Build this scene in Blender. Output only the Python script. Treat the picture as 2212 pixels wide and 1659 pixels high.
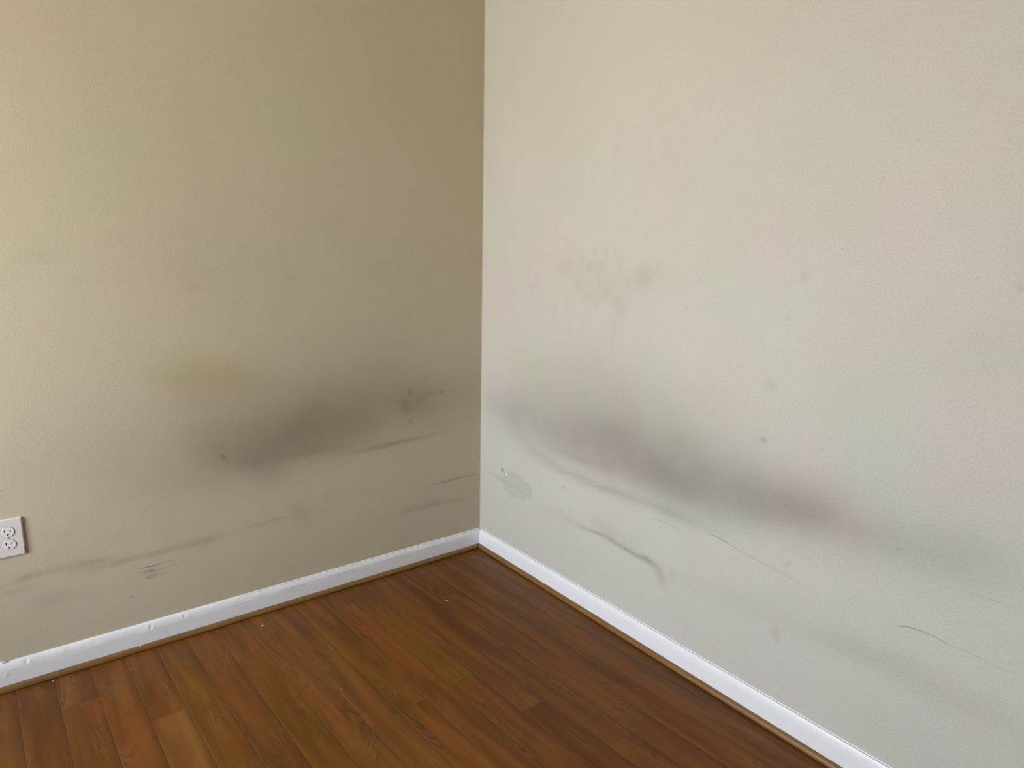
import bpy, bmesh, math, random
import numpy as np
from mathutils import Matrix, Vector

for o in list(bpy.data.objects):
    bpy.data.objects.remove(o)
scene = bpy.context.scene
COL = scene.collection

# ------------------------------------------------------------------ camera
# the room corner is the origin: left wall in the plane y=0, right wall in the plane x=0
cam_data = bpy.data.cameras.new('camera')
cam_data.sensor_fit = 'HORIZONTAL'
cam_data.sensor_width = 36.0
cam_data.lens = 1354.27 / 2212 * 36.0
cam_data.clip_start = 0.02
cam = bpy.data.objects.new('camera', cam_data)
COL.objects.link(cam)
_r = Vector((0.79187476, -0.61039591, 0.01873999))
_u = Vector((0.09570667, 0.15435233, 0.98336951))
_f = Vector((0.60313729, 0.77691196, -0.18064667))
cam.matrix_world = Matrix(((_r.x, _u.x, -_f.x, -1.55204), (_r.y, _u.y, -_f.y, -2.21914),
                           (_r.z, _u.z, -_f.z, 1.25479), (0, 0, 0, 1)))
scene.camera = cam

# ------------------------------------------------------------------ view, world, light
scene.view_settings.view_transform = 'Standard'
scene.view_settings.look = 'None'
scene.view_settings.gamma = 1.0
scene.view_settings.use_curve_mapping = False
scene.view_settings.exposure = 0.0
scene.cycles.max_bounces = 7
scene.cycles.diffuse_bounces = 5
scene.cycles.use_denoising = True
scene.cycles.caustics_reflective = False
scene.cycles.caustics_refractive = False

RX, RY, RZ = -3.5, -3.9, 2.44          # far side wall, rear wall, ceiling
WY0, WY1, WZ0, WZ1 = -1.48, -0.36, 0.46, 2.08   # the window opening in the side wall

world = bpy.data.worlds.new('daylight')
scene.world = world
world.use_nodes = True
wn = world.node_tree
wn.nodes.clear()
_tc = wn.nodes.new('ShaderNodeTexCoord')
_sep = wn.nodes.new('ShaderNodeSeparateXYZ')
_rmp = wn.nodes.new('ShaderNodeValToRGB')
_bg = wn.nodes.new('ShaderNodeBackground')
_out = wn.nodes.new('ShaderNodeOutputWorld')
wn.links.new(_tc.outputs['Generated'], _sep.inputs[0])
wn.links.new(_sep.outputs['Z'], _rmp.inputs[0])
_rmp.color_ramp.elements[0].position = 0.0
_rmp.color_ramp.elements[0].color = (0.77, 0.75, 0.69, 1)
_rmp.color_ramp.elements[1].position = 0.06
_rmp.color_ramp.elements[1].color = (0.87, 0.92, 0.98, 1)
_e = _rmp.color_ramp.elements.new(1.0)
_e.color = (0.63, 0.735, 0.9, 1)
wn.links.new(_rmp.outputs[0], _bg.inputs['Color'])
_bg.inputs['Strength'].default_value = 38.5
wn.links.new(_bg.outputs[0], _out.inputs[0])

# daylight portal in the window opening (guides the sky light in; gives off nothing itself)
pd = bpy.data.lights.new('window_daylight', 'AREA')
pd.shape = 'RECTANGLE'
pd.size = WZ1 - WZ0
pd.size_y = WY1 - WY0
pd.cycles.is_portal = True
po = bpy.data.objects.new('window_daylight', pd)
COL.objects.link(po)
po.location = (RX - 0.10, (WY0 + WY1) / 2, (WZ0 + WZ1) / 2)
po.rotation_euler = (0, math.radians(-90), 0)

# ------------------------------------------------------------------ node helpers
class S:
    """a float socket with operators"""
    def __init__(s, t, sock): s.t, s.k = t, sock
    def _m(s, op, *a, clamp=False):
        n = s.t.nodes.new('ShaderNodeMath'); n.operation = op; n.use_clamp = clamp
        for i, v in enumerate((s,) + a):
            if isinstance(v, S): s.t.links.new(v.k, n.inputs[i])
            else: n.inputs[i].default_value = v
        return S(s.t, n.outputs[0])
    def __add__(s, o): return s._m('ADD', o)
    def __sub__(s, o): return s._m('SUBTRACT', o)
    def __mul__(s, o): return s._m('MULTIPLY', o)
    def __truediv__(s, o): return s._m('DIVIDE', o)
    def clamp(s): return s._m('ADD', 0.0, clamp=True)
    def floor(s): return s._m('FLOOR')
    def smooth(s, a, b):
        n = s.t.nodes.new('ShaderNodeMapRange'); n.interpolation_type = 'SMOOTHSTEP'
        s.t.links.new(s.k, n.inputs['Value'])
        n.inputs['From Min'].default_value = a; n.inputs['From Max'].default_value = b
        return S(s.t, n.outputs['Result'])
    def lin(s, a, b, c, d):
        n = s.t.nodes.new('ShaderNodeMapRange')
        s.t.links.new(s.k, n.inputs['Value'])
        for k, v in zip(('From Min', 'From Max', 'To Min', 'To Max'), (a, b, c, d)): n.inputs[k].default_value = v
        return S(s.t, n.outputs['Result'])

def new_mat(name):
    m = bpy.data.materials.new(name); m.use_nodes = True
    t = m.node_tree; t.nodes.clear()
    out = t.nodes.new('ShaderNodeOutputMaterial')
    b = t.nodes.new('ShaderNodeBsdfPrincipled')
    t.links.new(b.outputs[0], out.inputs[0])
    return m, t, b
def pos(t):
    return t.nodes.new('ShaderNodeNewGeometry').outputs['Position']
def sep(t, v):
    n = t.nodes.new('ShaderNodeSeparateXYZ'); t.links.new(v, n.inputs[0])
    return [S(t, o) for o in n.outputs]
def comb(t, x, y, z=0.0):
    n = t.nodes.new('ShaderNodeCombineXYZ')
    for i, v in enumerate((x, y, z)):
        if isinstance(v, S): t.links.new(v.k, n.inputs[i])
        else: n.inputs[i].default_value = v
    return n.outputs[0]
def noise(t, v, scale, detail=3.0, rough=0.5, dist=0.0, color=False):
    n = t.nodes.new('ShaderNodeTexNoise'); t.links.new(v, n.inputs['Vector'])
    n.inputs['Scale'].default_value = scale; n.inputs['Detail'].default_value = detail
    n.inputs['Roughness'].default_value = rough; n.inputs['Distortion'].default_value = dist
    return n.outputs['Color'] if color else S(t, n.outputs['Fac'])
def vmath(t, op, a, b=None):
    n = t.nodes.new('ShaderNodeVectorMath'); n.operation = op
    for i, v in enumerate((a, b)):
        if v is None: continue
        if isinstance(v, (tuple, list)): n.inputs[i].default_value = v
        else: t.links.new(v, n.inputs[i])
    return n
def vscale(t, v, s):
    n = vmath(t, 'SCALE', v); n.inputs['Scale'].default_value = s; return n.outputs[0]
def mapping(t, v, loc=(0, 0, 0), rot=(0, 0, 0), scale=(1, 1, 1), kind='TEXTURE'):
    n = t.nodes.new('ShaderNodeMapping'); n.vector_type = kind; t.links.new(v, n.inputs[0])
    n.inputs['Location'].default_value = loc; n.inputs['Rotation'].default_value = rot
    n.inputs['Scale'].default_value = scale
    return n.outputs[0]
def mix(t, fac, a, b, mode='MIX'):
    n = t.nodes.new('ShaderNodeMix'); n.data_type = 'RGBA'; n.blend_type = mode
    for k, v in ((0, fac), (6, a), (7, b)):
        if isinstance(v, S): t.links.new(v.k, n.inputs[k])
        elif isinstance(v, (tuple, list)): n.inputs[k].default_value = tuple(v) + ((1,) if len(v) == 3 else ())
        elif isinstance(v, (int, float)): n.inputs[k].default_value = v
        else: t.links.new(v, n.inputs[k])
    return n.outputs[2]
def warp(t, v, scale, amp, detail=2.0):
    c = noise(t, v, scale, detail, color=True)
    c = vmath(t, 'SUBTRACT', c, (0.5, 0.5, 0.5)).outputs[0]
    return vmath(t, 'ADD', v, vscale(t, c, amp)).outputs[0]
def marks(t, v, table, hard=False):
    """sum of soft oval marks: (u, v, angle, half length, half width, strength, sharpness of the lower side)"""
    # the running sum rides along in the third component
    run = vmath(t, 'MULTIPLY', v, (1, 1, 0)).outputs[0]
    for (cx, cy, ang, su, sv, amp, k) in table:
        q = mapping(t, run, (cx, cy, 0), (0, 0, ang), (su * 0.72, sv * 0.85, 1e6))
        if k > 1.01:
            q = vmath(t, 'MINIMUM', q, vmath(t, 'MULTIPLY', q, (1, k, 1)).outputs[0]).outputs[0]
        d = S(t, vmath(t, 'DOT_PRODUCT', q, q).outputs['Value'])
        if hard: d = d * d
        p = t.nodes.new('ShaderNodeMath'); p.operation = 'POWER'; p.inputs[0].default_value = 0.5
        t.links.new(d.k, p.inputs[1])
        m = t.nodes.new('ShaderNodeVectorMath'); m.operation = 'MULTIPLY_ADD'
        t.links.new(p.outputs[0], m.inputs[0]); m.inputs[1].default_value = (0, 0, amp)
        t.links.new(run, m.inputs[2])
        run = m.outputs[0]
    return sep(t, run)[2]
def bump(t, h, strength, dist, bsdf):
    n = t.nodes.new('ShaderNodeBump'); t.links.new(h.k, n.inputs['Height'])
    n.inputs['Strength'].default_value = strength; n.inputs['Distance'].default_value = dist
    t.links.new(n.outputs[0], bsdf.inputs['Normal'])

# ------------------------------------------------------------------ stains on the two walls (metres on the wall)
LEFT_SOOT = [
    (-.855,.6247,.031,.3183,.0838,.3,1.3),(-.7707,.6963,-.028,.5115,.1309,.24,1.5),(-1.0142,.5928,-.172,.1743,.0559,.1,1.2),
    (-.6691,.6388,.028,.2402,.0732,.08,1.3),(-.7893,.5866,.05,.2133,.0358,.12,1.5),(-.379,.7184,-.001,.3898,.0731,.13,1),
    (-1.0305,.6029,-.48,.1519,.0563,.13,1.3),(-.9784,.563,-.093,.0369,.0219,.08,1),(-.9008,.5231,-.126,.0561,.0344,.07,1),
    (-.7887,.6725,.029,.1162,.0493,.12,1),(-1.0535,.5151,-.037,.2844,.0669,.07,1),(-.7452,.7145,.122,.0608,.032,.07,1),
    (-.8584,.6351,.054,.0636,.0279,.06,1),(-1.1598,.713,.291,.0335,.0189,.06,1),(-1.0858,.7102,-.141,.0394,.0222,.05,1),
    (-.48,.8838,.016,.1641,.0827,.045,1),(-.4846,1.2275,-.08,.044,.0312,.05,1),(-.6464,1.4214,-.013,.0421,.0258,.04,1),
    (-.6678,1.365,-.233,.1265,.0495,.035,1),(-.8531,1.2395,-.803,.1239,.048,.02,1),(-.4867,.75,-.017,.4652,.0928,.06,1),
    (-1.3272,.5928,-.318,.2221,.0589,.04,1),(-.3138,.7565,-.048,.2115,.0502,.05,1),]
LEFT_SCUFF = [
    (-.5085,.5488,.043,.1499,.0109,.22,1),(-.359,.5573,.053,.1821,.008,.24,1),(-.7075,.5708,.001,.1877,.0136,.12,1),(-.2654,.6018,.039,.1078,.0076,.06,1),
    (-.1426,.3452,.014,.1179,.0024,.55,1),(-.1365,.3544,.025,.0943,.0044,.14,1),(-.0393,.3503,-.809,.0176,.0037,.3,1),
    (-.2285,.2497,-.003,.2182,.007,.16,1),(-.3797,.2501,-.004,.0583,.0027,.2,1),(-.3124,.2628,.034,.112,.0187,.07,1),
    (-.2412,.2662,.144,.0281,.0167,.12,1),(-.3394,.4686,-.032,.0527,.0026,.12,1),(-1.6435,.3276,.123,.0593,.0073,.16,1),
    (-1.6257,.3372,-.008,.0156,.0064,.2,1),(-1.585,.3377,-.011,.0537,.0111,.13,1),(-1.4846,.3348,-.062,.0805,.0152,.2,1),
    (-1.4555,.3384,-.154,.047,.0076,.1,1),(-1.4035,.3141,.024,.0957,.0079,.16,1),(-1.3703,.3198,.07,.05,.008,.13,1),(-1.2687,.319,.002,.0728,.0123,.16,1),
    (-1.1632,.3236,.006,.075,.0106,.2,1),(-1.1385,.3246,.115,.0655,.0215,.1,1),(-.9558,.3382,.062,.0998,.0079,.13,1),
    (-.9091,.3424,.123,.0585,.0023,.16,1),(-.9055,.3457,-.674,.0131,.006,.12,1),(-.8117,.3368,-.895,.0641,.0225,.11,1),
    (-.8118,.3607,-.656,.0317,.0165,.06,1),(-.715,.3359,-.058,.0315,.007,.07,1),(-.6944,.392,-.09,.0548,.014,.07,1),(-.5324,.373,-.174,.0679,.0119,.05,1),
    (-1.6522,.3002,.035,.0548,.011,.12,1),(-1.568,.2475,-.028,.0603,.019,.09,1),(-1.628,.2564,-1.07,.0306,.0018,.1,1),
    (-1.586,.1771,-1.223,.0173,.0011,.1,1),(-1.5502,.2472,-.133,.097,.0211,.05,1),(-1.3077,.2776,-.033,.0275,.0017,.7,1),
    (-1.2633,.2788,.011,.0559,.0013,.45,1),(-1.3121,.2626,-.072,.0245,.0026,.6,1),(-1.2557,.2618,.001,.0513,.0015,.35,1),
    (-1.3134,.2557,-.012,.0222,.0021,.4,1),(-1.3062,.2454,.028,.0196,.0022,.5,1),(-1.316,.2385,-.067,.0194,.0021,.6,1),
    (-1.2753,.2403,.015,.0394,.0013,.35,1),(-1.2852,.3215,.248,.0083,.0026,.35,1),(-1.3703,.1889,-.44,.0073,.0012,.4,1),
    (-1.3636,.1835,-.787,.006,.0011,.45,1),(-1.0661,.6051,-1.068,.0192,.0038,.6,1),(-1.656,.6075,.304,.0043,.0022,.25,1),
    (-.3516,.7534,.075,.0115,.0097,.28,1),(-.2381,.7384,-.503,.0077,.0039,.25,1),(-.2613,.7458,.021,.0115,.0086,.22,1),
    (-.2022,.7415,-.314,.0081,.0062,.55,1),(-.4061,.7223,-.115,.0083,.0071,.18,1),(-.362,.6807,-.81,.0182,.0142,.16,1),
    (-.3847,.7008,.667,.0088,.0079,.15,1),(-.3509,.6348,-.942,.0115,.0077,.3,1),(-.3741,.7167,-.807,.021,.0189,.14,1),
    (-1.1725,.5342,-.133,.1105,.0199,.05,1),(-1.3765,.4008,.009,.059,.0188,.04,1),(-1.5333,.4485,-.17,.0545,.0145,.03,1),
    (-.417,.8695,-.079,.0149,.0138,.03,1),]
LEFT_YELLOW = [
    (-1.1028,.8927,-.159,.1653,.0707,.42,1.5),(-1.186,.8659,-.605,.1005,.0577,.26,1),(-1.0328,.8234,-.107,.159,.0796,.24,1),
    (-1.1683,.7993,-.198,.1324,.0457,.07,1),(-1.0058,.876,-.542,.0914,.0462,.08,1),(-.7492,.8094,-.192,.2314,.0511,.09,1),
    (-.9129,.9327,-.146,.1297,.0257,.05,1),(-1.1288,1.1759,-.003,.0229,.016,.45,1),(-1.0136,1.0336,-1.31,.0325,.0204,.12,1),
    (-.3569,1.0775,-.313,.0196,.0206,.12,1),(-.1491,1.1291,-.521,.051,.0394,.05,1),(-.3152,.7123,-.688,.1016,.0494,.5,1),
    (-.3679,.6948,-.729,.0544,.0263,.3,1),(-.352,.632,1.559,.0262,.0212,.14,1),(-.4715,.9004,-.794,.0979,.0366,.05,1),]
LEFT_PINK = [
    (-1.3452,1.3037,.358,.0438,.0152,.1,1),(-1.1583,1.2149,.135,.0862,.037,.06,1),(-1.1727,1.3348,.303,.0786,.0297,.05,1),
    (-1.3122,1.2068,.423,.0504,.0208,.05,1),(-1.0911,1.3748,.651,.1311,.0533,.03,1),(-1.4608,.5541,-.106,.2103,.0883,.03,1),]
LEFT_SMUDGE = [
    (-1.517,1.2656,-.061,.0481,.0153,.05,1),(-1.4157,1.206,.006,.0384,.0165,.05,1),(-1.2967,1.3256,-.051,.0462,.017,.03,1),
    (-1.5996,.6794,-.305,.0161,.0084,.08,1),(-.9141,.8999,-.285,.0058,.0026,.1,1),(-.808,1.0343,-.24,.0148,.0102,.05,1),
    (-.8,1.2139,-.157,.0346,.016,.05,1),(-.6299,1.5334,-.185,.0139,.0082,.08,1),(-.5373,1.5077,-.599,.0095,.0067,.07,1),]
RIGHT_SOOT = [
    (.7835,.6606,.002,.4177,.094,.09,1.5),(1.069,.6115,-.041,.2157,.0715,.08,1.6),(.876,.6309,.008,.3329,.1006,.12,1.6),
    (1.1956,.5901,.076,.2087,.0733,.12,1.4),(1.3862,.6181,.083,.2182,.0736,.1,1.3),(.2981,.6843,-.107,.201,.0721,.15,1.4),
    (.7401,.7244,.051,.5677,.1161,.17,1.3),(.8176,.6009,-.003,.4183,.0894,.24,1.9),(1.4057,.6496,.03,.3001,.0686,.22,1.5),
    (1.4369,.6392,.19,.1298,.043,.17,1.2),(1.7326,.6333,.09,.1705,.0493,.13,1),(.7118,.8656,.003,.4359,.0909,.06,1),(1.0768,.752,.123,.1622,.0319,.06,1),
    (1.0818,.5528,-.21,.1137,.0508,.08,1.5),(.1216,.6692,-.339,.1218,.041,.06,1),(.9742,.6511,.028,.0913,.0318,.04,1),
    (1.847,.6876,-.161,.1157,.0479,.06,1),(.7745,.7228,.138,.1411,.0407,.05,1),(.7526,.3614,.118,.1428,.0355,.015,1),(1.3777,.3247,.06,.3289,.0231,.05,1),
    (1.796,.3368,-.018,.1984,.0316,.08,1),(1.5974,.3276,.238,.1122,.0251,.05,1),(1.821,1.1173,-.105,.0815,.0466,.03,1),
    (1.8342,1.2831,-1.314,.079,.0182,.03,1),(1.5231,.3972,.137,.1887,.0395,.02,1),]
RIGHT_SCUFF = [
    (.4017,.5301,-.127,.1162,.0242,.13,1),(.5513,.5064,-.094,.1173,.0202,.17,1),(.6994,.5034,-.043,.106,.0188,.19,1),(.8677,.5044,.013,.1303,.0173,.2,1),
    (1.0444,.507,-.044,.0985,.0185,.19,1),(1.162,.5057,.029,.0853,.0173,.08,1),(.5945,.5751,-.014,.1796,.0117,.1,1),(.2683,.5997,-.668,.1032,.0357,.1,1),
    (.7922,.505,.162,.0548,.0168,.06,1),(.6474,.3192,.026,.0483,.0098,.15,1),(.7281,.3255,.114,.0646,.0064,.32,1),(.8093,.3229,-.095,.0573,.0088,.34,1),
    (.8905,.3152,-.088,.0525,.0076,.42,1),(.9552,.3136,-.053,.0418,.0109,.34,1),(.974,.3161,-.329,.0298,.01,.26,1),
    (1.0249,.2839,-1.049,.0381,.0184,.22,1),(1.0038,.3085,-.214,.0196,.0071,.16,1),(1.07,.3028,-1.326,.0173,.0096,.1,1),
    (.5831,.3217,.11,.0415,.0144,.09,1),(.7668,.3551,-.156,.0958,.0227,.09,1),(.8989,.3452,-.028,.0561,.0228,.06,1),(.5171,.3238,-.004,.0384,.0078,.07,1),
    (.4413,.3199,-.039,.0478,.0081,.05,1),(.869,.3337,-1.233,.0195,.0045,.1,1),(1.002,.4644,.047,.0378,.002,.2,1),(1.0768,.4633,-.053,.0527,.0016,.16,1),
    (1.2071,.488,.006,.0203,.0016,.4,1),(1.238,.4856,-.119,.0261,.0017,.55,1),(1.283,.4768,-.192,.0352,.0014,.38,1),
    (1.3516,.4675,-.112,.0552,.0012,.34,1),(1.4437,.457,-.123,.0538,.0011,.26,1),(1.7243,.4498,.424,.0156,.0015,.5,1),
    (1.7446,.4553,.169,.0161,.0016,.55,1),(1.7655,.457,.023,.0148,.0015,.5,1),(1.787,.457,-.063,.0155,.0012,.45,1),(1.8075,.4539,-.249,.0118,.001,.4,1),
    (1.8342,.4527,.054,.0216,.0009,.34,1),(1.8679,.4519,-.076,.0203,.0009,.26,1),(1.8987,.448,-.115,.0202,.0008,.14,1),
    (1.9325,.4481,.107,.025,.0008,.24,1),(1.8556,.5889,.028,.0246,.001,.2,1),(1.8888,.5891,.003,.02,.0011,.3,1),(1.9186,.5898,.051,.0175,.0008,.12,1),
    (1.4272,.2768,-1.39,.0242,.0114,.16,1),(.1626,.4077,-1.043,.0085,.005,1.6,1),(.3265,.2922,.313,.0036,.0018,1,1),(.546,.3474,-1.434,.0061,.0022,.6,1),
    (.5488,.442,.288,.0099,.0071,.2,1),(.5912,.3696,.219,.0163,.0113,.1,1),(1.7322,.3249,.521,.0015,.0011,.6,1),(1.6953,.6313,.534,.0065,.0051,.12,1),
    (1.4387,.4897,.614,.0189,.0044,.12,1),(.1216,.3622,-.035,.0662,.0088,.12,1),(.2091,.3597,-.105,.14,.0048,.05,1),(1.6246,1.5435,-.14,.0033,.0035,.2,1),
    (1.5864,1.5033,.81,.0034,.0014,.3,1),(1.5638,1.4727,.608,.0047,.0011,.14,1),(1.4916,1.3174,.188,.0038,.0016,.34,1),(1.4055,1.25,.021,.013,.0129,.1,1),
    (1.3718,1.1399,.849,.0048,.002,.38,1),(1.337,.8113,.071,.0133,.0065,.32,1),(1.4982,.8257,.238,.0049,.0019,.26,1),(1.3433,.9631,.781,.0183,.0154,.1,1),
    (1.8429,1.237,-1.258,.0084,.0036,.14,1),(1.8076,1.0726,-.749,.0138,.0014,.1,1),(1.2667,1.3059,-1.176,.0064,.0026,.12,1),
    (1.098,1.2331,-.883,.0102,.0023,.14,1),(1.0564,1.1494,.06,.0073,.0051,.1,1),(1.1829,1.1583,.06,.0044,.0021,.08,1),
    (1.1385,1.2243,-.888,.0057,.0023,.1,1),(1.1177,1.2856,.93,.0096,.0018,.08,1),]
RIGHT_YELLOW = [
    (.4321,.8749,-.101,.2804,.0954,.12,1),(.7576,.8943,-.296,.2702,.1082,.1,1),(1.0755,.8709,.005,.295,.0648,.08,1),(.6867,.9606,-.521,.0351,.027,.1,1),
    (.3623,.8757,-.462,.0528,.0458,.08,1),(1.8548,.5192,.239,.1228,.042,.02,1),]
RIGHT_PINK = [
    (.8072,.4024,.227,.239,.0502,.03,1),(1.6511,.7062,-.269,.1365,.0479,.03,1),(1.6548,.6535,-.144,.0771,.024,.03,1),
    (.5494,.6348,-.227,.2486,.0623,.01,1),(1.1116,.451,-.1,.165,.0417,.03,1),]
RIGHT_SMUDGE = [
    (.7733,1.1567,-1.478,.0266,.013,.12,1),(.7969,1.1352,-1.479,.0373,.0205,.1,1),(.7692,1.0797,-1.478,.0378,.0158,.08,1),
    (.4711,1.1107,-1.36,.022,.0129,.11,1),(.5314,1.1278,1.477,.0143,.0092,.08,1),(.5851,1.204,1.305,.0193,.0116,.12,1),
    (.6913,1.2305,-1.562,.0274,.0137,.07,1),(.8762,1.2347,-1.493,.0355,.0239,.1,1),(.9097,1.2426,-1.431,.0352,.0297,.08,1),
    (.9474,1.2713,-1.234,.0256,.0209,.06,1),(.8859,1.2205,1.383,.021,.0189,.07,1),(.6652,1.3153,1.422,.018,.0083,.08,1),
    (.7186,1.3149,1.519,.0223,.008,.09,1),(.7563,1.322,-1.25,.0206,.01,.07,1),(.6981,1.2769,-1.507,.021,.0136,.08,1),
    (.6385,1.2687,-1.545,.0284,.0199,.07,1),(.7854,1.2774,-1.354,.0294,.0175,.07,1),(.8294,1.216,-1.449,.023,.0198,.07,1),
    (.7284,1.1854,-1.363,.0355,.0213,.07,1),(.3612,1.2058,-1.458,.0298,.0138,.07,1),(.307,1.2395,1.471,.0362,.0178,.05,1),
    (.3334,1.1874,1.54,.0209,.0105,.07,1),(.3792,1.3687,-1.565,.0164,.0101,.05,1),(.4726,1.3908,-1.421,.0194,.0093,.04,1),
    (.7121,1.4126,-1.324,.0194,.0077,.05,1),(.8414,1.4281,-1.506,.0208,.0072,.04,1),(.8862,1.3628,1.545,.0161,.007,.04,1),
    (.9871,1.4137,-1.456,.0325,.0204,.04,1),(.9108,1.376,1.31,.0204,.0208,.04,1),(.5169,1.2595,1.418,.0431,.0309,.07,1),
    (.6319,1.1655,-1.486,.0308,.0231,.06,1),(.686,1.1444,-1.376,.036,.0166,.05,1),(.6219,1.0843,-1.464,.0288,.0146,.04,1),
    (.766,1.0251,-1.499,.0302,.0133,.05,1),(.5522,1.0624,-1.357,.0314,.0123,.04,1),(.7963,1.3944,-1.427,.0516,.0278,.03,1),
    (.998,1.2167,-1.483,.0222,.0208,.04,1),(.7446,1.2179,-.033,.3242,.0914,.04,1),(.5901,1.2623,-.168,.2314,.0651,.03,1),]


def near(table, box, pad):
    """the marks of a table that reach into a box (u0, v0, u1, v1) of the wall"""
    if box is None: return []
    out = []
    for mk in table:
        cx, cy, ang, su, sv = mk[:5]
        a, b_ = su * .72 * 3.3 , sv * .85 * 3.3
        ex = math.hypot(a * math.cos(ang), b_ * math.sin(ang)) + pad
        ey = math.hypot(a * math.sin(ang), b_ * math.cos(ang)) + pad
        if cx + ex > box[0] and cx - ex < box[2] and cy + ey > box[1] and cy - ey < box[3]: out.append(mk)
    return out

def wall_material(name, axis, soot, scuff, yellow, pink, smudge, patch=False, box=None):
    soot = near([(a, b_, c, d * 1.12, e * 1.38, f, k) for a, b_, c, d, e, f, k in soot], box, .02); scuff = near(scuff, box, .004); yellow = near(yellow, box, .016)
    pink = near(pink, box, .016); smudge = near(smudge, box, .012)
    if box is not None and not (soot or scuff or yellow or pink or smudge): return None
    patch = patch and box is not None and box[0] < .40 and box[1] < .52 and box[3] > .24 or \
        (patch and box is not None and box[0] < .15 and box[2] > .12 and box[1] < 1.45 and box[3] > 1.41)
    m, t, b = new_mat(name)
    P = pos(t)
    x, y, z = sep(t, P)
    u = x if axis == 0 else y * -1.0
    uv = comb(t, u, z)
    grain = noise(t, P, 420, 3.0, 0.6)
    lump = noise(t, P, 95, 2.0, 0.5)
    tone = noise(t, uv, 1.7, 4.0, 0.55)
    base = mix(t, tone.smooth(.35, .65), *(((0.532, 0.466, 0.34), (0.552, 0.486, 0.358)) if axis == 0 else ((0.545, 0.525, 0.47), (0.565, 0.545, 0.485))))
    hue = noise(t, mapping(t, uv, (3.1, 1.7, 0)), 3.2, 3.0, .5)
    base = mix(t, hue.smooth(.40, .60), vmath(t, 'MULTIPLY', base, (.987, 1.007, .993)).outputs[0], vmath(t, 'MULTIPLY', base, (1.013, .993, 1.004)).outputs[0])
    peel = noise(t, P, 210, 2.0, .5)
    base = mix(t, (peel.lin(.32, .68, 0, 1)).clamp(), vscale(t, base, .955), vscale(t, base, 1.045))
    # broad, smoky dirt
    # narrow rubbed marks, broken up along their length
    # grey film of touch marks everywhere, faint
    film = noise(t, mapping(t, uv, scale=(1, 1.6, 1)), 5.5, 6.0, .62).smooth(.56, .82) * .05
    dens = film
    if soot: dens = dens + marks(t, warp(t, uv, 6, .038, 3.0), soot) * noise(t, uv, 9, 5.0, 0.6).lin(.25, .75, .87, 1.13) * (1.0 if axis == 0 else 1.2)
    if smudge: dens = dens + marks(t, warp(t, uv, 30, .02, 3.0), smudge) * noise(t, uv, 45, 4.0, .6).lin(.3, .7, .6, 1.4)
    if scuff: dens = dens + marks(t, warp(t, uv, 40, .0020, 2.0), scuff) * (noise(t, uv, 70, 5.0, .65).lin(.3, .7, .45, 1.45)).clamp()._m('MULTIPLY', 1.15)
    if patch:
        pv = warp(t, warp(t, uv, 13, .060, 2.0), 42, .030, 4.0)
        edge = marks(t, pv, [(.262, .362, -.04, .145, .068, 1, 1)], hard=True)
        inside = edge.smooth(.50, .58)
        rim = edge.smooth(.42, .50) - edge.smooth(.56, .68)
        dens = dens + inside * noise(t, uv, 55, 3.0, .6).lin(.3, .7, .07, .17)
    keep = S(t, dens.k)._m('MULTIPLY', -1.0)._m('EXPONENT')
    col = mix(t, (keep * -1.0 + 1.0).clamp(), base, (0.095, 0.066, 0.034))
    if yellow:
      d_y = marks(t, warp(t, warp(t, uv, 14, .035, 3.0), 60, .006), yellow).clamp()
      col = mix(t, d_y, col, mix(t, 1.0, col, (.80, .775, .56), 'MULTIPLY'))
    if pink:
      d_p = marks(t, warp(t, uv, 12, .04, 3.0), pink).clamp()
      col = mix(t, d_p, col, mix(t, 1.0, col, (.92, .72, .62), 'MULTIPLY'))
    if patch:
        flake = (rim * noise(t, uv, 60, 3.0, .6).smooth(.5, .6)).clamp()
        col = mix(t, flake * .55, col, (.62, .57, .48))
        dot = marks(t, uv, [(.1918, .3940, 0, .0058, .0058, 1, 1)], hard=True).smooth(.3, .6)
        col = mix(t, dot * .8, col, (.86, .80, .68))
        tick = marks(t, uv, [(.1362, 1.4312, 1.4, .0045, .0016, 1, 1)], hard=True).smooth(.3, .6)
        col = mix(t, tick * .5, col, (.86, .80, .68))
    t.links.new(col, b.inputs['Base Color'])
    b.inputs['Roughness'].default_value = .62
    b.inputs['Specular IOR Level'].default_value = .25
    h = grain * .2 + peel * .5 + lump * .4
    if patch: h = h + inside * -1.2 + dot * -1.0
    bump(t, h, .45, .0010, b)
    return m

M = {}
def wall_set(name, axis, u0, u1, v0, v1, cell, tables, patch=False):
    """one material per stained cell of the wall, each carrying only the marks that reach it"""
    clean = wall_material(name, axis, [], [], [], [], [])
    nu, nv = round((u1 - u0) / cell), round((v1 - v0) / cell)
    us = [u0 + (u1 - u0) * i / nu for i in range(nu + 1)]; vs = [v0 + (v1 - v0) * i / nv for i in range(nv + 1)]
    grid = {}
    for i in range(nu):
        for j in range(nv):
            m = wall_material('%s_%d_%d' % (name, i, j), axis, *tables, patch=patch, box=(us[i], vs[j], us[i + 1], vs[j + 1]))
            if m: grid[i, j] = m
    return clean, us, vs, grid
M['wall_left'] = wall_set('left_wall_paint', 0, -1.8, 0.0, 0.0, 1.6, .2, (LEFT_SOOT, LEFT_SCUFF, LEFT_YELLOW, LEFT_PINK, LEFT_SMUDGE))
M['wall_right'] = wall_set('right_wall_paint', 1, 0.0, 2.2, 0.0, 1.6, .2, (RIGHT_SOOT, RIGHT_SCUFF, RIGHT_YELLOW, RIGHT_PINK, RIGHT_SMUDGE), True)

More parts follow.
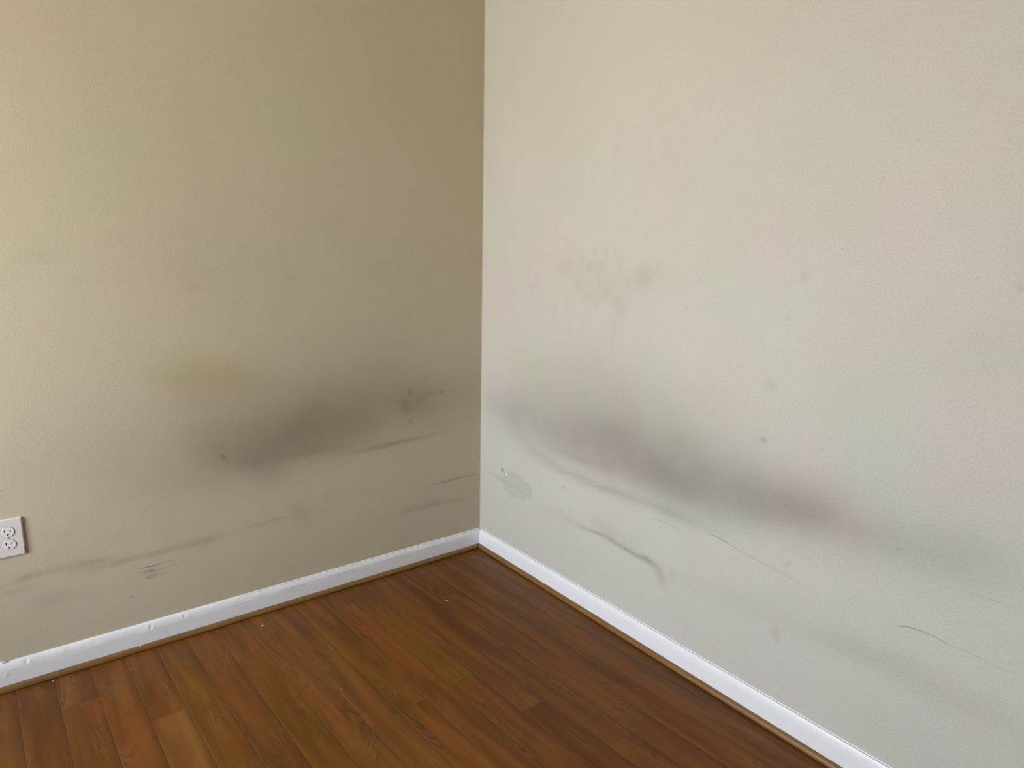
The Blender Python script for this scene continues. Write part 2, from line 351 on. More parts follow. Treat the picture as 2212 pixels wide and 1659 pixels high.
def plain_wall(name, col, rough=.65):
    m, t, b = new_mat(name)
    P = pos(t)
    tone = noise(t, P, 1.6, 4.0, .55)
    c = mix(t, tone.smooth(.3, .7), tuple(v * .96 for v in col), tuple(v * 1.03 for v in col))
    t.links.new(c, b.inputs['Base Color'])
    b.inputs['Roughness'].default_value = rough
    b.inputs['Specular IOR Level'].default_value = .25
    bump(t, noise(t, P, 110, 3.0), .3, .0008, b)
    return m
M['wall_plain'] = plain_wall('beige_wall_paint', (0.532, 0.466, 0.34))
M['wall_rear'] = plain_wall('darkened_rear_wall', (.33, .30, .25))  # unseen wall, tone darkened to cut bounce light on the right wall
M['ceiling'] = plain_wall('ceiling_paint', (.78, .77, .74))

# glossy white trim paint, brushed and chipped
def white_paint(name, axis, dirt, crack=True, crack_foot=.45):
    m, t, b = new_mat(name)
    P = pos(t); x, y, z = sep(t, P)
    u = x if axis == 0 else y * -1.0
    sv = comb(t, u * 6.0, z * 60.0)
    brush = noise(t, sv, 3.0, 4.0, .6)
    dirtn = noise(t, comb(t, u, z), 26, 5.0, .65)
    c = mix(t, brush.lin(.3, .7, 0, 1), (0.8, 0.81, 0.83), (0.85, 0.86, 0.88))
    c = mix(t, dirtn.smooth(.60, .80) * dirt, c, (.40, .37, .33))
    speck = noise(t, comb(t, u, z), 160, 1.0, .5).smooth(.76, .80)
    c = mix(t, speck * .5 * dirt, c, (.25, .22, .19))
    if crack:          # shade of the thin caulk crack, painted as a dark line
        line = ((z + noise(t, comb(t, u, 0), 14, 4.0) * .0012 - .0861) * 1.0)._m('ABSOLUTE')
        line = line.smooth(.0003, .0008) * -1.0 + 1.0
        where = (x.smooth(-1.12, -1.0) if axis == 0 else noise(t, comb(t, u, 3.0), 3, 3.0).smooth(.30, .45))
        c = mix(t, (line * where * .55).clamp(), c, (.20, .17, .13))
    foot = (z + noise(t, comb(t, u, 9.0), 9, 4.0) * .003 - .0215).smooth(-.0015, .0005) * -1.0 + 1.0
    c = mix(t, foot.clamp() * crack_foot, c, (.36, .29, .17))
    t.links.new(c, b.inputs['Base Color'])
    b.inputs['Roughness'].default_value = .38
    b.inputs['Specular IOR Level'].default_value = .45
    bump(t, brush * .5 + noise(t, P, 55, 3.0) * .8, .35, .0012, b)
    return m
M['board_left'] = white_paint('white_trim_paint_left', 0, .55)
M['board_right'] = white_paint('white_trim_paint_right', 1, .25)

def caulk_mat():
    m, t, b = new_mat('old_caulk')
    P = pos(t)
    t.links.new(mix(t, noise(t, P, 40, 4.0).smooth(.35, .65), (.62, .60, .54), (.48, .45, .38)), b.inputs['Base Color'])
    b.inputs['Roughness'].default_value = .6
    return m
M['caulk'] = caulk_mat()

def shoe_wood(name, axis):
    m, t, b = new_mat(name)
    P = pos(t); x, y, z = sep(t, P)
    u = x if axis == 0 else y * -1.0
    w = y if axis == 0 else x
    g = noise(t, comb(t, u * 3.0, w * 120.0, z * 120.0), 2.0, 5.0, .6)
    c = mix(t, g.smooth(.3, .7), (0.185, 0.09, 0.024), (0.24, 0.125, 0.038))
    c = mix(t, noise(t, comb(t, u, 0, 0), 7, 3.0).smooth(.5, .75) * .5, c, (0.14, 0.062, 0.016))
    nail = noise(t, comb(t, u, z), 60, 2.0, .5).smooth(.74, .78)
    c = mix(t, nail * .7, c, (.07, .035, .015))
    t.links.new(c, b.inputs['Base Color'])
    b.inputs['Roughness'].default_value = .42
    b.inputs['Specular IOR Level'].default_value = .4
    bump(t, g, .15, .0006, b)
    return m
M['shoe_left'] = shoe_wood('shoe_moulding_wood_left', 0)
M['shoe_right'] = shoe_wood('shoe_moulding_wood_right', 1)

# ------------------------------------------------------------------ laminate floor
ROW, ROW0, SKEW, BOARD = .0911, .045, .062, 1.24
#          joint (m from the left wall), tone nearer the wall, tone after the joint
ROWS = [(.45, 3, 3), (.745, 3, 4), (1.1, 3, 2), (.30, 4, 3), (1.22, 3, 4), (.98, 4, 1), (.755, 5, 2), (.142, 2, 6),
        (.768, 5, 6), (.775, 7, 8), (1.15, 7, 4), (.262, 6, 5), (.92, 4, 8), (.70, 5, 6), (.40, 2, 8), (.86, 6, 4),
        (.20, 7, 6), (.60, 4, 7), (.33, 7, 5), (.95, 4, 7)]
TONES = [(0.16, 0.0549, 0.0109), (0.1435, 0.0475, 0.0092), (0.1655, 0.0559, 0.0109), (0.1463, 0.0509, 0.01), (0.1545, 0.0539, 0.0109), (0.1683, 0.0623, 0.0103), (0.1765, 0.0599, 0.0115), (0.1738, 0.0648, 0.0152), (0.1985, 0.0747, 0.0166)]
def floor_material():
    m, t, b = new_mat('cherry_laminate')
    P = pos(t); x, y, z = sep(t, P)
    xs = (x + y * SKEW) * -1.0            # the boards run two degrees off the walls
    r = (xs - ROW0) / ROW
    row = r.floor()
    fr = r - row
    idx = ((row + .5) / 48.0)
    def ramp(vals):
        n = t.nodes.new('ShaderNodeValToRGB'); cr = n.color_ramp; cr.interpolation = 'CONSTANT'
        cr.elements[0].position = 0; cr.elements[0].color = tuple(vals[0]) + (1,)
        cr.elements[1].position = 1 / 48; cr.elements[1].color = tuple(vals[1]) + (1,)
        for i in range(2, len(vals)):
            e = cr.elements.new(i / 48); e.color = tuple(vals[i]) + (1,)
        t.links.new(idx.k, n.inputs[0])
        return n.outputs[0]
    jt = ramp([(a / 2, a / 2, a / 2) for a, _, _ in ROWS])
    sj = t.nodes.new('ShaderNodeSeparateColor'); t.links.new(jt, sj.inputs[0])
    joint = S(t, sj.outputs[0]) * 2.0
    along = (y * -1.0 - joint) / BOARD       # <0 before the joint, 0..1 after it
    seg = along.floor()
    fa = along - seg
    wn_ = t.nodes.new('ShaderNodeTexWhiteNoise'); wn_.noise_dimensions = '3D'
    t.links.new(comb(t, row, seg, 3.0), wn_.inputs['Vector'])
    rnd = S(t, wn_.outputs['Value'])
    rndc = wn_.outputs['Color']
    near = ramp([TONES[p] for _, p, _ in ROWS]); far = ramp([TONES[q] for _, _, q in ROWS])
    isfar = seg.lin(-.6, -.4, 0, 1).clamp()
    tone = mix(t, isfar, near, far)
    # random tone past the second joint
    rr = t.nodes.new('ShaderNodeValToRGB'); rr.color_ramp.interpolation = 'CONSTANT'
    for i, k in enumerate((1, 2, 4, 5, 6, 8)):
        e = rr.color_ramp.elements[i] if i < 2 else rr.color_ramp.elements.new(i / 6)
        e.position = i / 6; e.color = TONES[k] + (1,)
    t.links.new(rnd.k, rr.inputs[0])
    tone = mix(t, seg.lin(.4, .6, 0, 1).clamp(), tone, rr.outputs[0])
    # figure of the wood, moved for each board
    base = comb(t, xs, y, 0.0)
    off = vscale(t, vmath(t, 'SUBTRACT', rndc, (.5, .5, .5)).outputs[0], 40.0)
    gv = vmath(t, 'ADD', base, off).outputs[0]
    broad = noise(t, mapping(t, gv, scale=(.085, .80, 1)), 2.0, 3.0, .5, .4)
    rings = (noise(t, mapping(t, gv, scale=(.09, .42, 1)), 1.6, 1.5, .45, .5) * 13.0)._m('FRACT')
    rings = rings._m('SUBTRACT', .5)._m('ABSOLUTE').smooth(.28, .5)
    ringmask = noise(t, mapping(t, gv, scale=(.12, .5, 1)), 2.2, 2.0, .5).smooth(.52, .70)
    fine = noise(t, mapping(t, gv, scale=(.0022, .10, 1)), 1.0, 4.0, .6)
    knot = noise(t, mapping(t, gv, scale=(.055, .10, 1)), 1.4, 2.0, .5, 1.2).smooth(.70, .80)
    c = mix(t, broad.smooth(.32, .68), vscale(t, tone, .78), vscale(t, tone, 1.20))
    streak = noise(t, mapping(t, gv, scale=(.030, .70, 1)), 1.3, 3.0, .5, .3).smooth(.42, .70)
    c = mix(t, streak * .50, c, vmath(t, 'MULTIPLY', c, (.80, .70, .60)).outputs[0])
    warm = noise(t, mapping(t, gv, (5, 2, 0), scale=(.09, .5, 1)), 1.5, 2.0, .5).smooth(.40, .66)
    c = mix(t, warm * .8, c, vmath(t, 'MULTIPLY', c, (1.0, 1.14, 1.0)).outputs[0])
    c = mix(t, fine.lin(.3, .7, 0, 1).clamp(), vscale(t, c, .92), vscale(t, c, 1.07))
    c = mix(t, rings * ringmask * .42, c, vmath(t, 'MULTIPLY', c, (.50, .40, .34)).outputs[0])
    c = mix(t, knot * .5, c, vmath(t, 'MULTIPLY', c, (.62, .42, .36)).outputs[0])
    light = (rings * -1.0 + 1.0).smooth(.90, 1.0) * ringmask * .12
    c = mix(t, light.clamp(), c, (.30, .17, .08))
    # seams between strips: a hair-fine dark groove with a pale arris on one side, uneven along its length
    e1 = fr.smooth(0.0, .018) * -1.0 + 1.0
    e2 = fr.smooth(.978, 1.0)
    e3 = fr.smooth(.940, .965) * (fr.smooth(.965, .985) * -1.0 + 1.0)
    j1 = (fa.smooth(0.0, .0016) * -1.0 + 1.0)
    groove = (e1._m('MAXIMUM', e2))._m('MAXIMUM', j1)
    seam_vary = noise(t, P, 9, 3.0).smooth(.38, .62)
    c = mix(t, e3 * (seam_vary * .6 + .25) * .34, c, (.27, .155, .065))
    e4 = fr.smooth(0.0, .16) * -1.0 + 1.0
    c = mix(t, e4 * .34, c, vscale(t, c, .62))
    c = mix(t, groove * (seam_vary * .35 + .30), c, vscale(t, c, .45))
    t.links.new(c, b.inputs['Base Color'])
    rough = noise(t, P, 14, 4.0).lin(.3, .7, 0.36 - .05, 0.36 + .06)
    t.links.new(rough.k, b.inputs['Roughness'])
    b.inputs['Specular IOR Level'].default_value = 0.18
    bump(t, groove * -1.0 + fine * .08, .35, .0006, b)
    return m
M['floor'] = floor_material()

def simple(name, col, rough=.5, spec=.5, var=.04, nscale=60):
    m, t, b = new_mat(name)
    P = pos(t)
    c = mix(t, noise(t, P, nscale, 3.0).lin(.3, .7, 0, 1).clamp(), tuple(v * (1 - var) for v in col), tuple(v * (1 + var) for v in col))
    t.links.new(c, b.inputs['Base Color'])
    b.inputs['Roughness'].default_value = rough
    b.inputs['Specular IOR Level'].default_value = spec
    return m
M['plate'] = simple('white_plastic', (.72, .68, .655), .34, .5, .02)
M['receptacle'] = simple('white_receptacle_plastic', (.80, .76, .72), .30, .5, .02)
M['slot_shade'] = simple('dark_slot_shade', (.025, .018, .014), .6, .2, .1)  # near-black backing, paints the shade deep in the slots
M['screw'] = simple('painted_screw', (.50, .46, .43), .35, .6, .05)
M['frame'] = simple('window_frame_paint', (.78, .78, .76), .4, .5, .02)
M['chip'] = simple('paint_flake', (.86, .80, .70), .6, .3, .05)
M['chip_tan'] = simple('wood_crumb', (.62, .42, .20), .7, .3, .08)
def glass_mat():
    m, t, b = new_mat('window_glass')
    t.nodes.remove(b)
    out = [n for n in t.nodes if n.type == 'OUTPUT_MATERIAL'][0]
    tr = t.nodes.new('ShaderNodeBsdfTransparent'); gl = t.nodes.new('ShaderNodeBsdfGlossy')
    gl.inputs['Roughness'].default_value = .02
    fr = t.nodes.new('ShaderNodeFresnel'); fr.inputs['IOR'].default_value = 1.45
    mx = t.nodes.new('ShaderNodeMixShader')
    t.links.new(fr.outputs[0], mx.inputs[0]); t.links.new(tr.outputs[0], mx.inputs[1]); t.links.new(gl.outputs[0], mx.inputs[2])
    t.links.new(mx.outputs[0], out.inputs[0])
    return m
M['glass'] = glass_mat()

# ------------------------------------------------------------------ mesh helpers
def make(name, verts, faces, mat, parent=None, smooth=False):
    me = bpy.data.meshes.new(name)
    me.from_pydata([tuple(map(float, v)) for v in verts], [], faces)
    bm = bmesh.new(); bm.from_mesh(me)
    bmesh.ops.recalc_face_normals(bm, faces=bm.faces)
    bm.to_mesh(me); bm.free()
    me.materials.append(mat)
    if smooth:
        me.polygons.foreach_set('use_smooth', [True] * len(me.polygons))
    o = bpy.data.objects.new(name, me)
    COL.objects.link(o)
    if parent: o.parent = parent
    return o
def boxes(name, lst, mat, parent=None):
    V, F = [], []
    for (x0, y0, z0, x1, y1, z1) in lst:
        n = len(V)
        V += [(x0, y0, z0), (x1, y0, z0), (x1, y1, z0), (x0, y1, z0), (x0, y0, z1), (x1, y0, z1), (x1, y1, z1), (x0, y1, z1)]
        F += [[n + i for i in f] for f in ((0, 3, 2, 1), (4, 5, 6, 7), (0, 1, 5, 4), (1, 2, 6, 5), (2, 3, 7, 6), (3, 0, 4, 7))]
    return make(name, V, F, mat, parent)
def struct(o, label=None, cat=None):
    o['kind'] = 'structure'
    if label: o['label'] = label
    if cat: o['category'] = cat
    return o
def extrude(name, prof, u0, u1, n, place, mat, disp=None, smooth=True, parent=None):
    """closed profile [(out, up)...] swept along u; place(u, out, up) -> xyz"""
    V, F = [], []
    k = len(prof)
    for i in range(n + 1):
        u = u0 + (u1 - u0) * i / n
        for j, (o_, z_) in enumerate(prof):
            if disp: do, dz = disp(u, j, o_, z_)
            else: do = dz = 0
            V.append(place(u, o_ + do, z_ + dz))
    for i in range(n):
        for j in range(k):
            a = i * k + j; b = i * k + (j + 1) % k
            F.append((a, b, b + k, a + k))
    F.append(tuple(range(k))); F.append(tuple(n * k + j for j in range(k)))
    o = make(name, V, F, mat, parent, smooth)
    return o

# ------------------------------------------------------------------ the room
T = .12
struct(boxes('floor', [(RX - T, RY - T, -.10, T, T, 0)], M['floor']), 'reddish brown wood laminate floor with narrow boards', 'floor')
struct(boxes('ceiling', [(RX - T, RY - T, RZ, T, T, RZ + .1)], M['ceiling']), 'white ceiling', 'ceiling')
def wall_mesh(name, ua, ub, place, mats):
    """a solid wall whose room face is divided at the cells of its paint"""
    clean, us, vs, grid = mats
    U = sorted(set([round(ua, 4)] + [round(u, 4) for u in us] + [round(ub, 4)])); Vv = sorted(set([round(v, 4) for v in vs] + [RZ]))
    V = [place(u, 0, v) for v in Vv for u in U]; n = len(U)
    F, mi, slots = [], [], [clean]
    for j in range(len(Vv) - 1):
        for i in range(n - 1):
            F.append((j * n + i, j * n + i + 1, (j + 1) * n + i + 1, (j + 1) * n + i))
            uc, vc = (U[i] + U[i + 1]) / 2, (Vv[j] + Vv[j + 1]) / 2; k = 0
            for (a, b_), m in grid.items():
                if us[a] < uc < us[a + 1] and vs[b_] < vc < vs[b_ + 1]:
                    slots.append(m); k = len(slots) - 1
            mi.append(k)
    m0 = len(V)
    V += [place(u, T, v) for v in Vv for u in U]
    for j in range(len(Vv) - 1):
        for i in range(n - 1):
            a = m0 + j * n + i; F.append((a, a + n, a + n + 1, a + 1)); mi.append(0)
    for j in range(len(Vv) - 1):
        for i in (0, n - 1):
            a = j * n + i; F.append((a, a + n, a + n + m0, a + m0)); mi.append(0)
    for i in range(n - 1):
        for j in (0, len(Vv) - 1):
            a = j * n + i; F.append((a, a + 1, a + 1 + m0, a + m0)); mi.append(0)
    o = make(name, V, F, clean)
    for m in slots[1:]: o.data.materials.append(m)
    o.data.polygons.foreach_set('material_index', mi)
    return o
struct(wall_mesh('wall_left', RX, 0.0, lambda u, d, v: (u, d, v), M['wall_left']), 'beige wall left of the corner with a dark sooty smear', 'wall')
struct(wall_mesh('wall_right', -T, -RY, lambda u, d, v: (d, -u, v), M['wall_right']), 'pale beige wall right of the corner with long grey smudges', 'wall')
struct(boxes('wall_rear', [(RX, RY - T, 0, T, RY, RZ)], M['wall_rear']), 'unseen tan wall behind the camera, darkened to cut bounce light', 'wall')
struct(boxes('wall_side', [(RX - T, RY - T, 0, RX, WY0, RZ), (RX - T, WY1, 0, RX, T, RZ),
                           (RX - T, WY0, 0, RX, WY1, WZ0), (RX - T, WY0, WZ1, RX, WY1, RZ)], M['wall_plain']),
       'beige wall with the window in it', 'wall')

# window: frame, two sashes, panes, sill
win = bpy.data.objects.new('window_1', None); COL.objects.link(win)
win.location = (RX, (WY0 + WY1) / 2, WZ0)
struct(win, 'white double window lighting the room', 'window')
bpy.context.view_layer.update()
def in_win(o):
    o.parent = win; o.matrix_parent_inverse = Matrix.Translation(win.location).inverted(); return o
f_ = .045
in_win(boxes('window_frame', [(RX - T, WY0, WZ0, RX - .01, WY0 + f_, WZ1), (RX - T, WY1 - f_, WZ0, RX - .01, WY1, WZ1),
                              (RX - T, WY0 + f_, WZ0, RX - .01, WY1 - f_, WZ0 + f_), (RX - T, WY0 + f_, WZ1 - f_, RX - .01, WY1 - f_, WZ1),
                              (RX - T, (WY0 + WY1) / 2 - .03, WZ0 + f_, RX - .01, (WY0 + WY1) / 2 + .03, WZ1 - f_)], M['frame']))
for a, c in ((WY0 + f_, (WY0 + WY1) / 2 - .03), ((WY0 + WY1) / 2 + .03, WY1 - f_)):
    zm = (WZ0 + WZ1) / 2
    in_win(boxes('window_sash', [(RX - .08, a, WZ0 + f_, RX - .05, a + .035, WZ1 - f_), (RX - .08, c - .035, WZ0 + f_, RX - .05, c, WZ1 - f_),
                                 (RX - .08, a + .035, WZ0 + f_, RX - .05, c - .035, WZ0 + f_ + .04), (RX - .08, a + .035, WZ1 - f_ - .035, RX - .05, c - .035, WZ1 - f_),
                                 (RX - .08, a + .035, zm - .02, RX - .05, c - .035, zm + .02)], M['frame']))
    in_win(boxes('window_pane', [(RX - .067, a + .035, WZ0 + f_ + .04, RX - .063, c - .035, zm - .02),
                                 (RX - .067, a + .035, zm + .02, RX - .063, c - .035, WZ1 - f_ - .035)], M['glass']))
in_win(boxes('window_sill', [(RX - .005, WY0 - .06, WZ0 - .025, RX + .06, WY1 + .06, WZ0)], M['frame']))

# ------------------------------------------------------------------ baseboards
rng = random.Random(11)
BH, BT = .0890, .0119
# outward, up; closed against the wall
base_prof = [(0, .0012), (BT, .0012), (BT, .018), (BT, .030), (BT, .044), (BT, .056), (BT - .0002, .064), (BT - .0010, .070),
             (BT - .0022, .0755), (BT - .0040, .0805), (BT - .0056, .0838), (BT - .0070, .0856), (BT - .0080, .0852),
             (BT - .0088, .0868), (BT - .0100, .0884), (0, .0890)]
def sm(x, a, b):
    x = min(1, max(0, (x - a) / (b - a))); return x * x * (3 - 2 * x)
_ph = [rng.uniform(0, 6.28) for _ in range(12)]
def wob(u, k):
    return (math.sin(u * 31 + _ph[k]) + math.sin(u * 73 + _ph[k + 1]) * .6 + math.sin(u * 171 + _ph[k + 2]) * .35) / 2
# dents and blobs of old paint on the left board: (u, up, radius, height)
LUMPS = [(-1.3250, .0720, .0045, -.0030), (-1.3170, .0700, .0050, .0016), (-1.3330, .0725, .005, .0013), (-1.2320, .0770, .005, .0018), (-1.2250, .0750, .004, -.0020),
         (-1.2120, .0755, .006, .0014), (-1.650, .0755, .0045, -.0028), (-1.6420, .0740, .005, .0014), (-1.560, .077, .006, .0016), (-1.515, .078, .005, .0014),
         (-1.700, .052, .006, .0016), (-1.480, .076, .004, -.0014), (-.980, .074, .006, .0012), (-1.06, .078, .005, .0014), (-.86, .070, .005, .0010), (-.42, .070, .006, .001)]
def disp_left(u, j, o_, z_):
    do = dz = 0.0
    if 6 <= j <= 14:
        dz += wob(u, 0) * .0006; do += wob(u, 3) * .0004
        gap = sm(u, -1.10, -.98)                       # the caulk has cracked only towards the corner
        if j == 12: dz += -.0004 * gap + .0011 * (1 - gap)
        if j in (13, 14): dz += -.0003 * (1 - gap)
        ridge = .0012 * (sm(u, -.95, -.90) * (1 - sm(u, -.12, -.05)))
        if j == 7: do += ridge * (1 + wob(u, 5)) * .8
    for (lu, lz, r, h) in LUMPS:
        d2 = ((u - lu) ** 2 + (z_ - lz) ** 2) / (r * r)
        if d2 < 6 and 1 < j < 15: do += .7 * h * math.exp(-d2)
    return do, dz
def disp_right(u, j, o_, z_):
    if 6 <= j <= 14: return wob(u, 6) * .0002, wob(u, 8) * .0003
    return 0, 0
# resample the upright face of the left board finely so that dents show
def fine(prof, n0, n1, step):
    out = []
    for i, p in enumerate(prof):
        out.append(p)
        q = prof[(i + 1) % len(prof)]
        if n0 <= i < n1:
            L = math.hypot(q[0] - p[0], q[1] - p[1]); k = max(1, int(L / step))
            for a in range(1, k): out.append((p[0] + (q[0] - p[0]) * a / k, p[1] + (q[1] - p[1]) * a / k))
    return out
jmap = {}
left_prof = fine(base_prof, 4, 8, .0022)
for a, p in enumerate(left_prof):
    jmap[a] = min(range(len(base_prof)), key=lambda i: abs(base_prof[i][0] - p[0]) + abs(base_prof[i][1] - p[1]) + (0 if i > 0 else 1))
def dl(u, j, o_, z_):
    jj = jmap[j]
    if left_prof[j] != base_prof[jj] and jj == 7: jj = 8
    return disp_left(u, max(jj, 2) if z_ > .02 else jj, o_, z_)
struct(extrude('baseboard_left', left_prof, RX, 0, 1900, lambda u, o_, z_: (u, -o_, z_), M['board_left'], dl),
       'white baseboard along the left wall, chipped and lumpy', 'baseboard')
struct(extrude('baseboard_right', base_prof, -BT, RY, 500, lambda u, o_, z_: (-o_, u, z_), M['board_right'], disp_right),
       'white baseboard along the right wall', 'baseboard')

# shoe mouldings: quarter-round strips of stained wood
ST, SH = .0119, .0180
shoe_prof = [(BT + .0002, .0014), (BT + ST - .0012, .0014), (BT + ST - .0001, .0026), (BT + ST - .0002, .0070), (BT + ST - .0012, .0105), (BT + ST - .0030, .0136),
             (BT + ST - .0055, .0160), (BT + ST - .0085, .0176), (BT + .0002, SH)]
def sd(k):
    def f(u, j, o_, z_):
        return (wob(u, k) * .0002, wob(u, k + 1) * .00015) if j > 1 else (0, 0)
    return f
def mitred(name, u1, place, mat, k, lab):
    V, F = [], []
    n, kk = 400, len(shoe_prof)
    for i in range(n + 1):
        for j, (o_, z_) in enumerate(shoe_prof):
            d = sd(k)(i * .01, j, o_, z_)
            u0 = -(o_)                             # mitre at the room corner
            V.append(place(u0 + (u1 - u0) * i / n, o_ + (d[0] if i else 0), z_ + (d[1] if i else 0)))
    for i in range(n):
        for j in range(kk):
            a = i * kk + j; b = i * kk + (j + 1) % kk
            F.append((a, b, b + kk, a + kk))
    F.append(tuple(range(kk))); F.append(tuple(n * kk + j for j in range(kk)))
    return struct(make(name, V, F, mat, None, True), lab, 'trim')
mitred('trim_1', RX, lambda u, o_, z_: (u, -o_, z_), M['shoe_left'], 0, 'brown wooden shoe moulding at the foot of the left baseboard')
mitred('trim_2', RY, lambda u, o_, z_: (-o_, u, z_), M['shoe_right'], 4, 'brown wooden shoe moulding at the foot of the right baseboard')

# thin uneven bead of paint and caulk down the room corner
V, F = [], []
nb = 500
for i in range(nb + 1):
    z_ = .0885 + (RZ - .0885) * i / nb
    w = .0024 + .0007 * math.sin(z_ * 37) + .0005 * math.sin(z_ * 131 + 1) + .0004 * math.sin(z_ * 311 + 2)
    w2 = .0016 + .0004 * math.sin(z_ * 53)
    V += [(0.0005, .0005, z_), (-w, .0002, z_), (-w * .35, -w2 * .35, z_), (0.0002, -w2, z_)]
for i in range(nb):
    for j in range(4):
        a = i * 4 + j; b = i * 4 + (j + 1) % 4
        F.append((a, b, b + 4, a + 4))
struct(make('trim_3', V, F, M['wall_plain'], None, True), 'thin bead of painted caulk down the corner', 'trim')

# ------------------------------------------------------------------ the outlet
out_ = bpy.data.objects.new('electrical_outlet', None); COL.objects.link(out_)
out_['label'] = 'white two-socket electrical outlet with cover plate on the left wall'
out_['category'] = 'outlet'
PX, PZ = -1.6190 - .035, .5233 - .057
out_.location = (PX, 0, PZ)
out_.rotation_euler = (0, 0, 0)
def loft(name, rings, mat, cap0=True, smooth=False):
    V, F = [], []
    k = len(rings[0])
    for r in rings: V += r
    for i in range(len(rings) - 1):
        for j in range(k):
            a = i * k + j; b = i * k + (j + 1) % k
            F.append((a, b, b + k, a + k))
    F.append(tuple(range(k))); F.append(tuple((len(rings) - 1) * k + j for j in range(k)))
    return make(name, V, F, mat, None, smooth)
def rrect(w, h, r, y, n=5):
    pts = []
    for cx, cz, a0 in ((w / 2 - r, h / 2 - r, 0), (-w / 2 + r, h / 2 - r, 90), (-w / 2 + r, -h / 2 + r, 180), (w / 2 - r, -h / 2 + r, 270)):
        for i in range(n + 1):
            a = math.radians(a0 + 90 * i / n)
            pts.append((cx + r * math.cos(a), y, cz + r * math.sin(a)))
    return pts
def face_shape(cz, s, y, n=20):
    """round receptacle face with flat top and bottom"""
    R_, hh = .0160 * s, .0138 * s
    pts = []
    a0 = math.asin(hh / R_)
    for i in range(n + 1):
        a = -a0 + 2 * a0 * i / n; pts.append((R_ * math.cos(a), y, cz + R_ * math.sin(a)))
    for i in range(n + 1):
        a = math.pi - a0 + 2 * a0 * i / n; pts.append((R_ * math.cos(a), y, cz + R_ * math.sin(a)))
    return pts
def cut(o, cutters):
    for c in cutters:
        md = o.modifiers.new('cut', 'BOOLEAN'); md.object = c; md.operation = 'DIFFERENCE'; md.solver = 'EXACT'
    bpy.context.view_layer.update()
    dg = bpy.context.evaluated_depsgraph_get()
    me = bpy.data.meshes.new_from_object(o.evaluated_get(dg))
    o.modifiers.clear(); o.data = me
    for c in cutters: bpy.data.objects.remove(c)
plate = loft('cover_plate', [rrect(.0700, .1143, .0022, -.0002), rrect(.0700, .1143, .0022, -.0022), rrect(.0690, .1133, .0022, -.0040),
                             rrect(.0668, .1111, .0022, -.0054), rrect(.0640, .1083, .0020, -.0060)], M['plate'])
cs = [loft('c', [face_shape(s * .0193, 1.045, .004), face_shape(s * .0193, 1.045, -.012)], M['plate']) for s in (1, -1)]
cut(plate, cs)
plate.parent = out_
for s in (1, -1):
    cz = s * .0193
    rec = loft('receptacle', [face_shape(cz, 1.0, -.0008), face_shape(cz, 1.0, -.0066), face_shape(cz, .975, -.0073), face_shape(cz, .93, -.0075)], M['receptacle'])
    def slot(x0, x1, z0, z1): return boxes('c', [(x0, -.02, cz + z0, x1, -.0030, cz + z1)], M['slot_shade'])
    ground = loft('c', [[(.0026 * math.cos(a) , y, cz - .0078 + .0026 * (math.sin(a) if math.sin(a) < 0 else min(math.sin(a), .75))) for a in [k * math.pi / 10 for k in range(20)]] for y in (-.0030, -.02)], M['slot_shade'])
    cut(rec, [slot(-.0076, -.0052, -.0012, .0076), slot(.0052, .0074, -.0004, .0068), ground])
    rec.parent = out_
    ct = boxes('slot_shade', [(-.0080, -.0034, cz - .0016, -.0048, -.0026, cz + .0080), (.0048, -.0034, cz - .0008, .0078, -.0026, cz + .0072),
                           (-.0030, -.0034, cz - .0108, .0030, -.0026, cz - .0052)], M['slot_shade'])
    ct.parent = rec; ct['label'] = 'near-black backing standing for the shade inside the slots'
sc = loft('screw', [[(r * math.cos(a), y, r * math.sin(a)) for a in [k * math.pi / 10 for k in range(20)]] for r, y in ((.0034, -.0055), (.0034, -.0064), (.0024, -.0070))], M['screw'])
ccut = boxes('c', [(-.0040, -.0080, -.0004, .0040, -.0065, .0004)], M['slot_shade'])
ccut.rotation_euler = (0, .35, 0)
cut(sc, [ccut])
sc.parent = out_

# ------------------------------------------------------------------ crumbs and paint flakes
def flake(name, x, y, z, size, mat, seed, label, cat='paint chip', group=None, flat=.45, long=1.0, ang=0.0):
    r = random.Random(seed)
    bm = bmesh.new()
    bmesh.ops.create_icosphere(bm, subdivisions=2, radius=1)
    for v in bm.verts:
        k = 1 + r.uniform(-.25, .25)
        v.co = Vector((v.co.x * size * .42 * k * long, v.co.y * size * .42 * k, v.co.z * size * .42 * k * flat))
    zmin = min(v.co.z for v in bm.verts)
    me = bpy.data.meshes.new(name)
    for v in bm.verts: v.co.z -= zmin
    bm.to_mesh(me); bm.free(); me.materials.append(mat)
    o = bpy.data.objects.new(name, me); COL.objects.link(o)
    o.location = (x, y, z); o.rotation_euler = (0, 0, ang)
    o['label'] = label; o['category'] = cat
    if group: o['group'] = group
    return o
G = 'pale crumbs on the floor'
flake('paint_chip', -0.9965, -0.0944, 0.0000, 0.0055, M['chip'], 3, 'largest pale crumb on the floor, near the middle of the left baseboard', 'paint chip', None, .5, 1.2, 0.2)
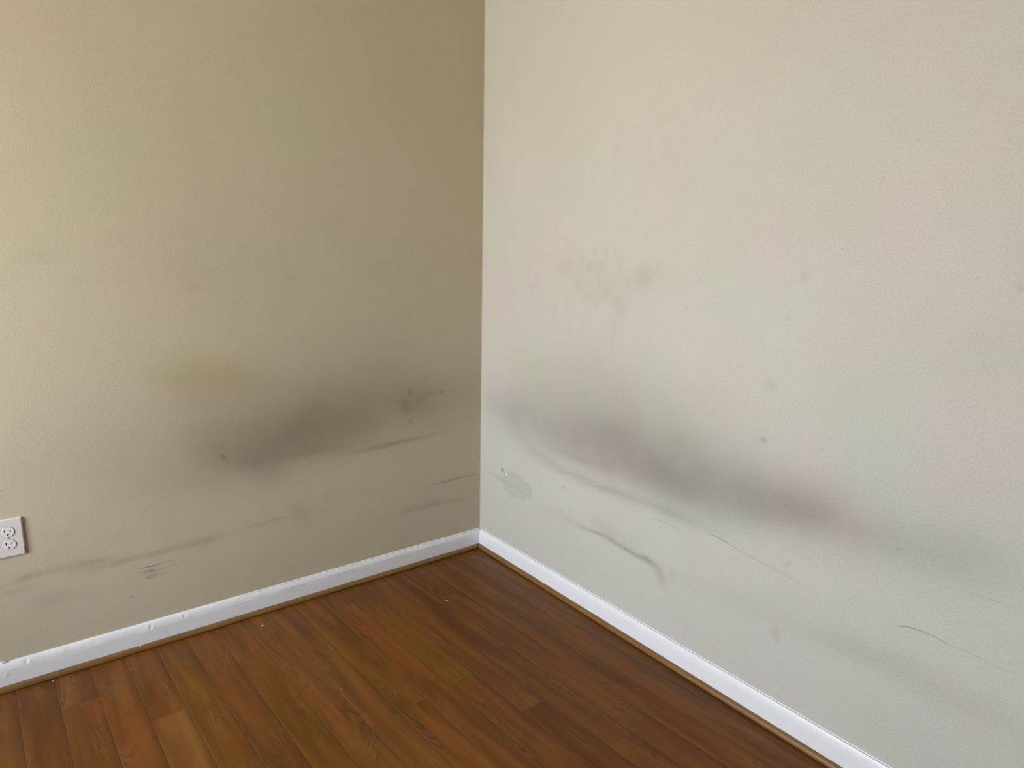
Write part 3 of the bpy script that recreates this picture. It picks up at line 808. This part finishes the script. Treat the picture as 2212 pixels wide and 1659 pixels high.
flake('paint_chip', -0.3800, -0.3271, 0.0000, 0.0050, M['chip'], 4, 'pale sliver on the floor boards, standing alone out from the corner', 'paint chip', None, .5, 2.6, -0.8)
flake('paint_chip', -0.0889, -0.0814, 0.0000, 0.0030, M['chip'], 5, 'tiny pale crumb on the floor close to the room corner', 'paint chip', None, .5, 1.0, 0.0)
flake('paint_chip', -0.5068, -0.0703, 0.0000, 0.0026, M['chip'], 6, 'tiny pale speck on the floor beside the left moulding, nearer the corner', 'paint chip', None, .5, 1.0, 0.0)
flake('wood_crumb', -1.5933, -0.0338, 0.0000, 0.0050, M['chip_tan'], 7, 'dull crumb on the floor against the left moulding, below the outlet', 'crumb', None, .5, 1.6, 0.0)
flake('wood_crumb', -0.9076, -0.5811, 0.0000, 0.0040, M['chip_tan'], 8, 'larger tan crumb on the floor board with dark arched grain', 'crumb', None, .5, 1.1, 0.5)
flake('paint_chip', -0.8785, -0.4986, 0.0000, 0.0020, M['chip'], 9, 'small pale speck on the floor behind the larger tan crumb', 'paint chip', None, .5, 1.0, 0.0)
flake('paint_chip', -0.7834, -0.6901, 0.0000, 0.0024, M['chip'], 10, 'small pale speck on the floor beside the reddish knot', 'paint chip', None, .5, 1.0, 0.0)
flake('paint_chip', -0.0154, -0.4621, 0.0172, 0.0055, M['chip'], 11, 'white paint chip lying on top of the right shoe moulding', 'paint chip', None, .5, 1.4, 0.7)
flake('paint_chip', -0.0260, -0.4955, 0.0000, 0.0032, M['chip'], 12, 'small white crumb at the foot of the right shoe moulding', 'paint chip', None, .5, 1.6, 1.2)
flake('paint_chip', -1.3593, -0.0154, 0.0172, 0.0045, M['chip'], 13, 'pale chip lying on top of the left shoe moulding', 'paint chip', None, .5, 1.6, 0.0)
flake('paint_chip', -1.6529, -0.0154, 0.0172, 0.0030, M['chip'], 14, 'small pale chip on the left shoe moulding nearest the outlet', 'paint chip', None, .5, 1.6, 0.0)
flake('caulk_lump', -1.7029, -.0045, .0886, .012, M['chip'], 77, 'cream lump of caulk on top of the left baseboard below the outlet', 'caulk lump', None, .5, 1.6, 0)
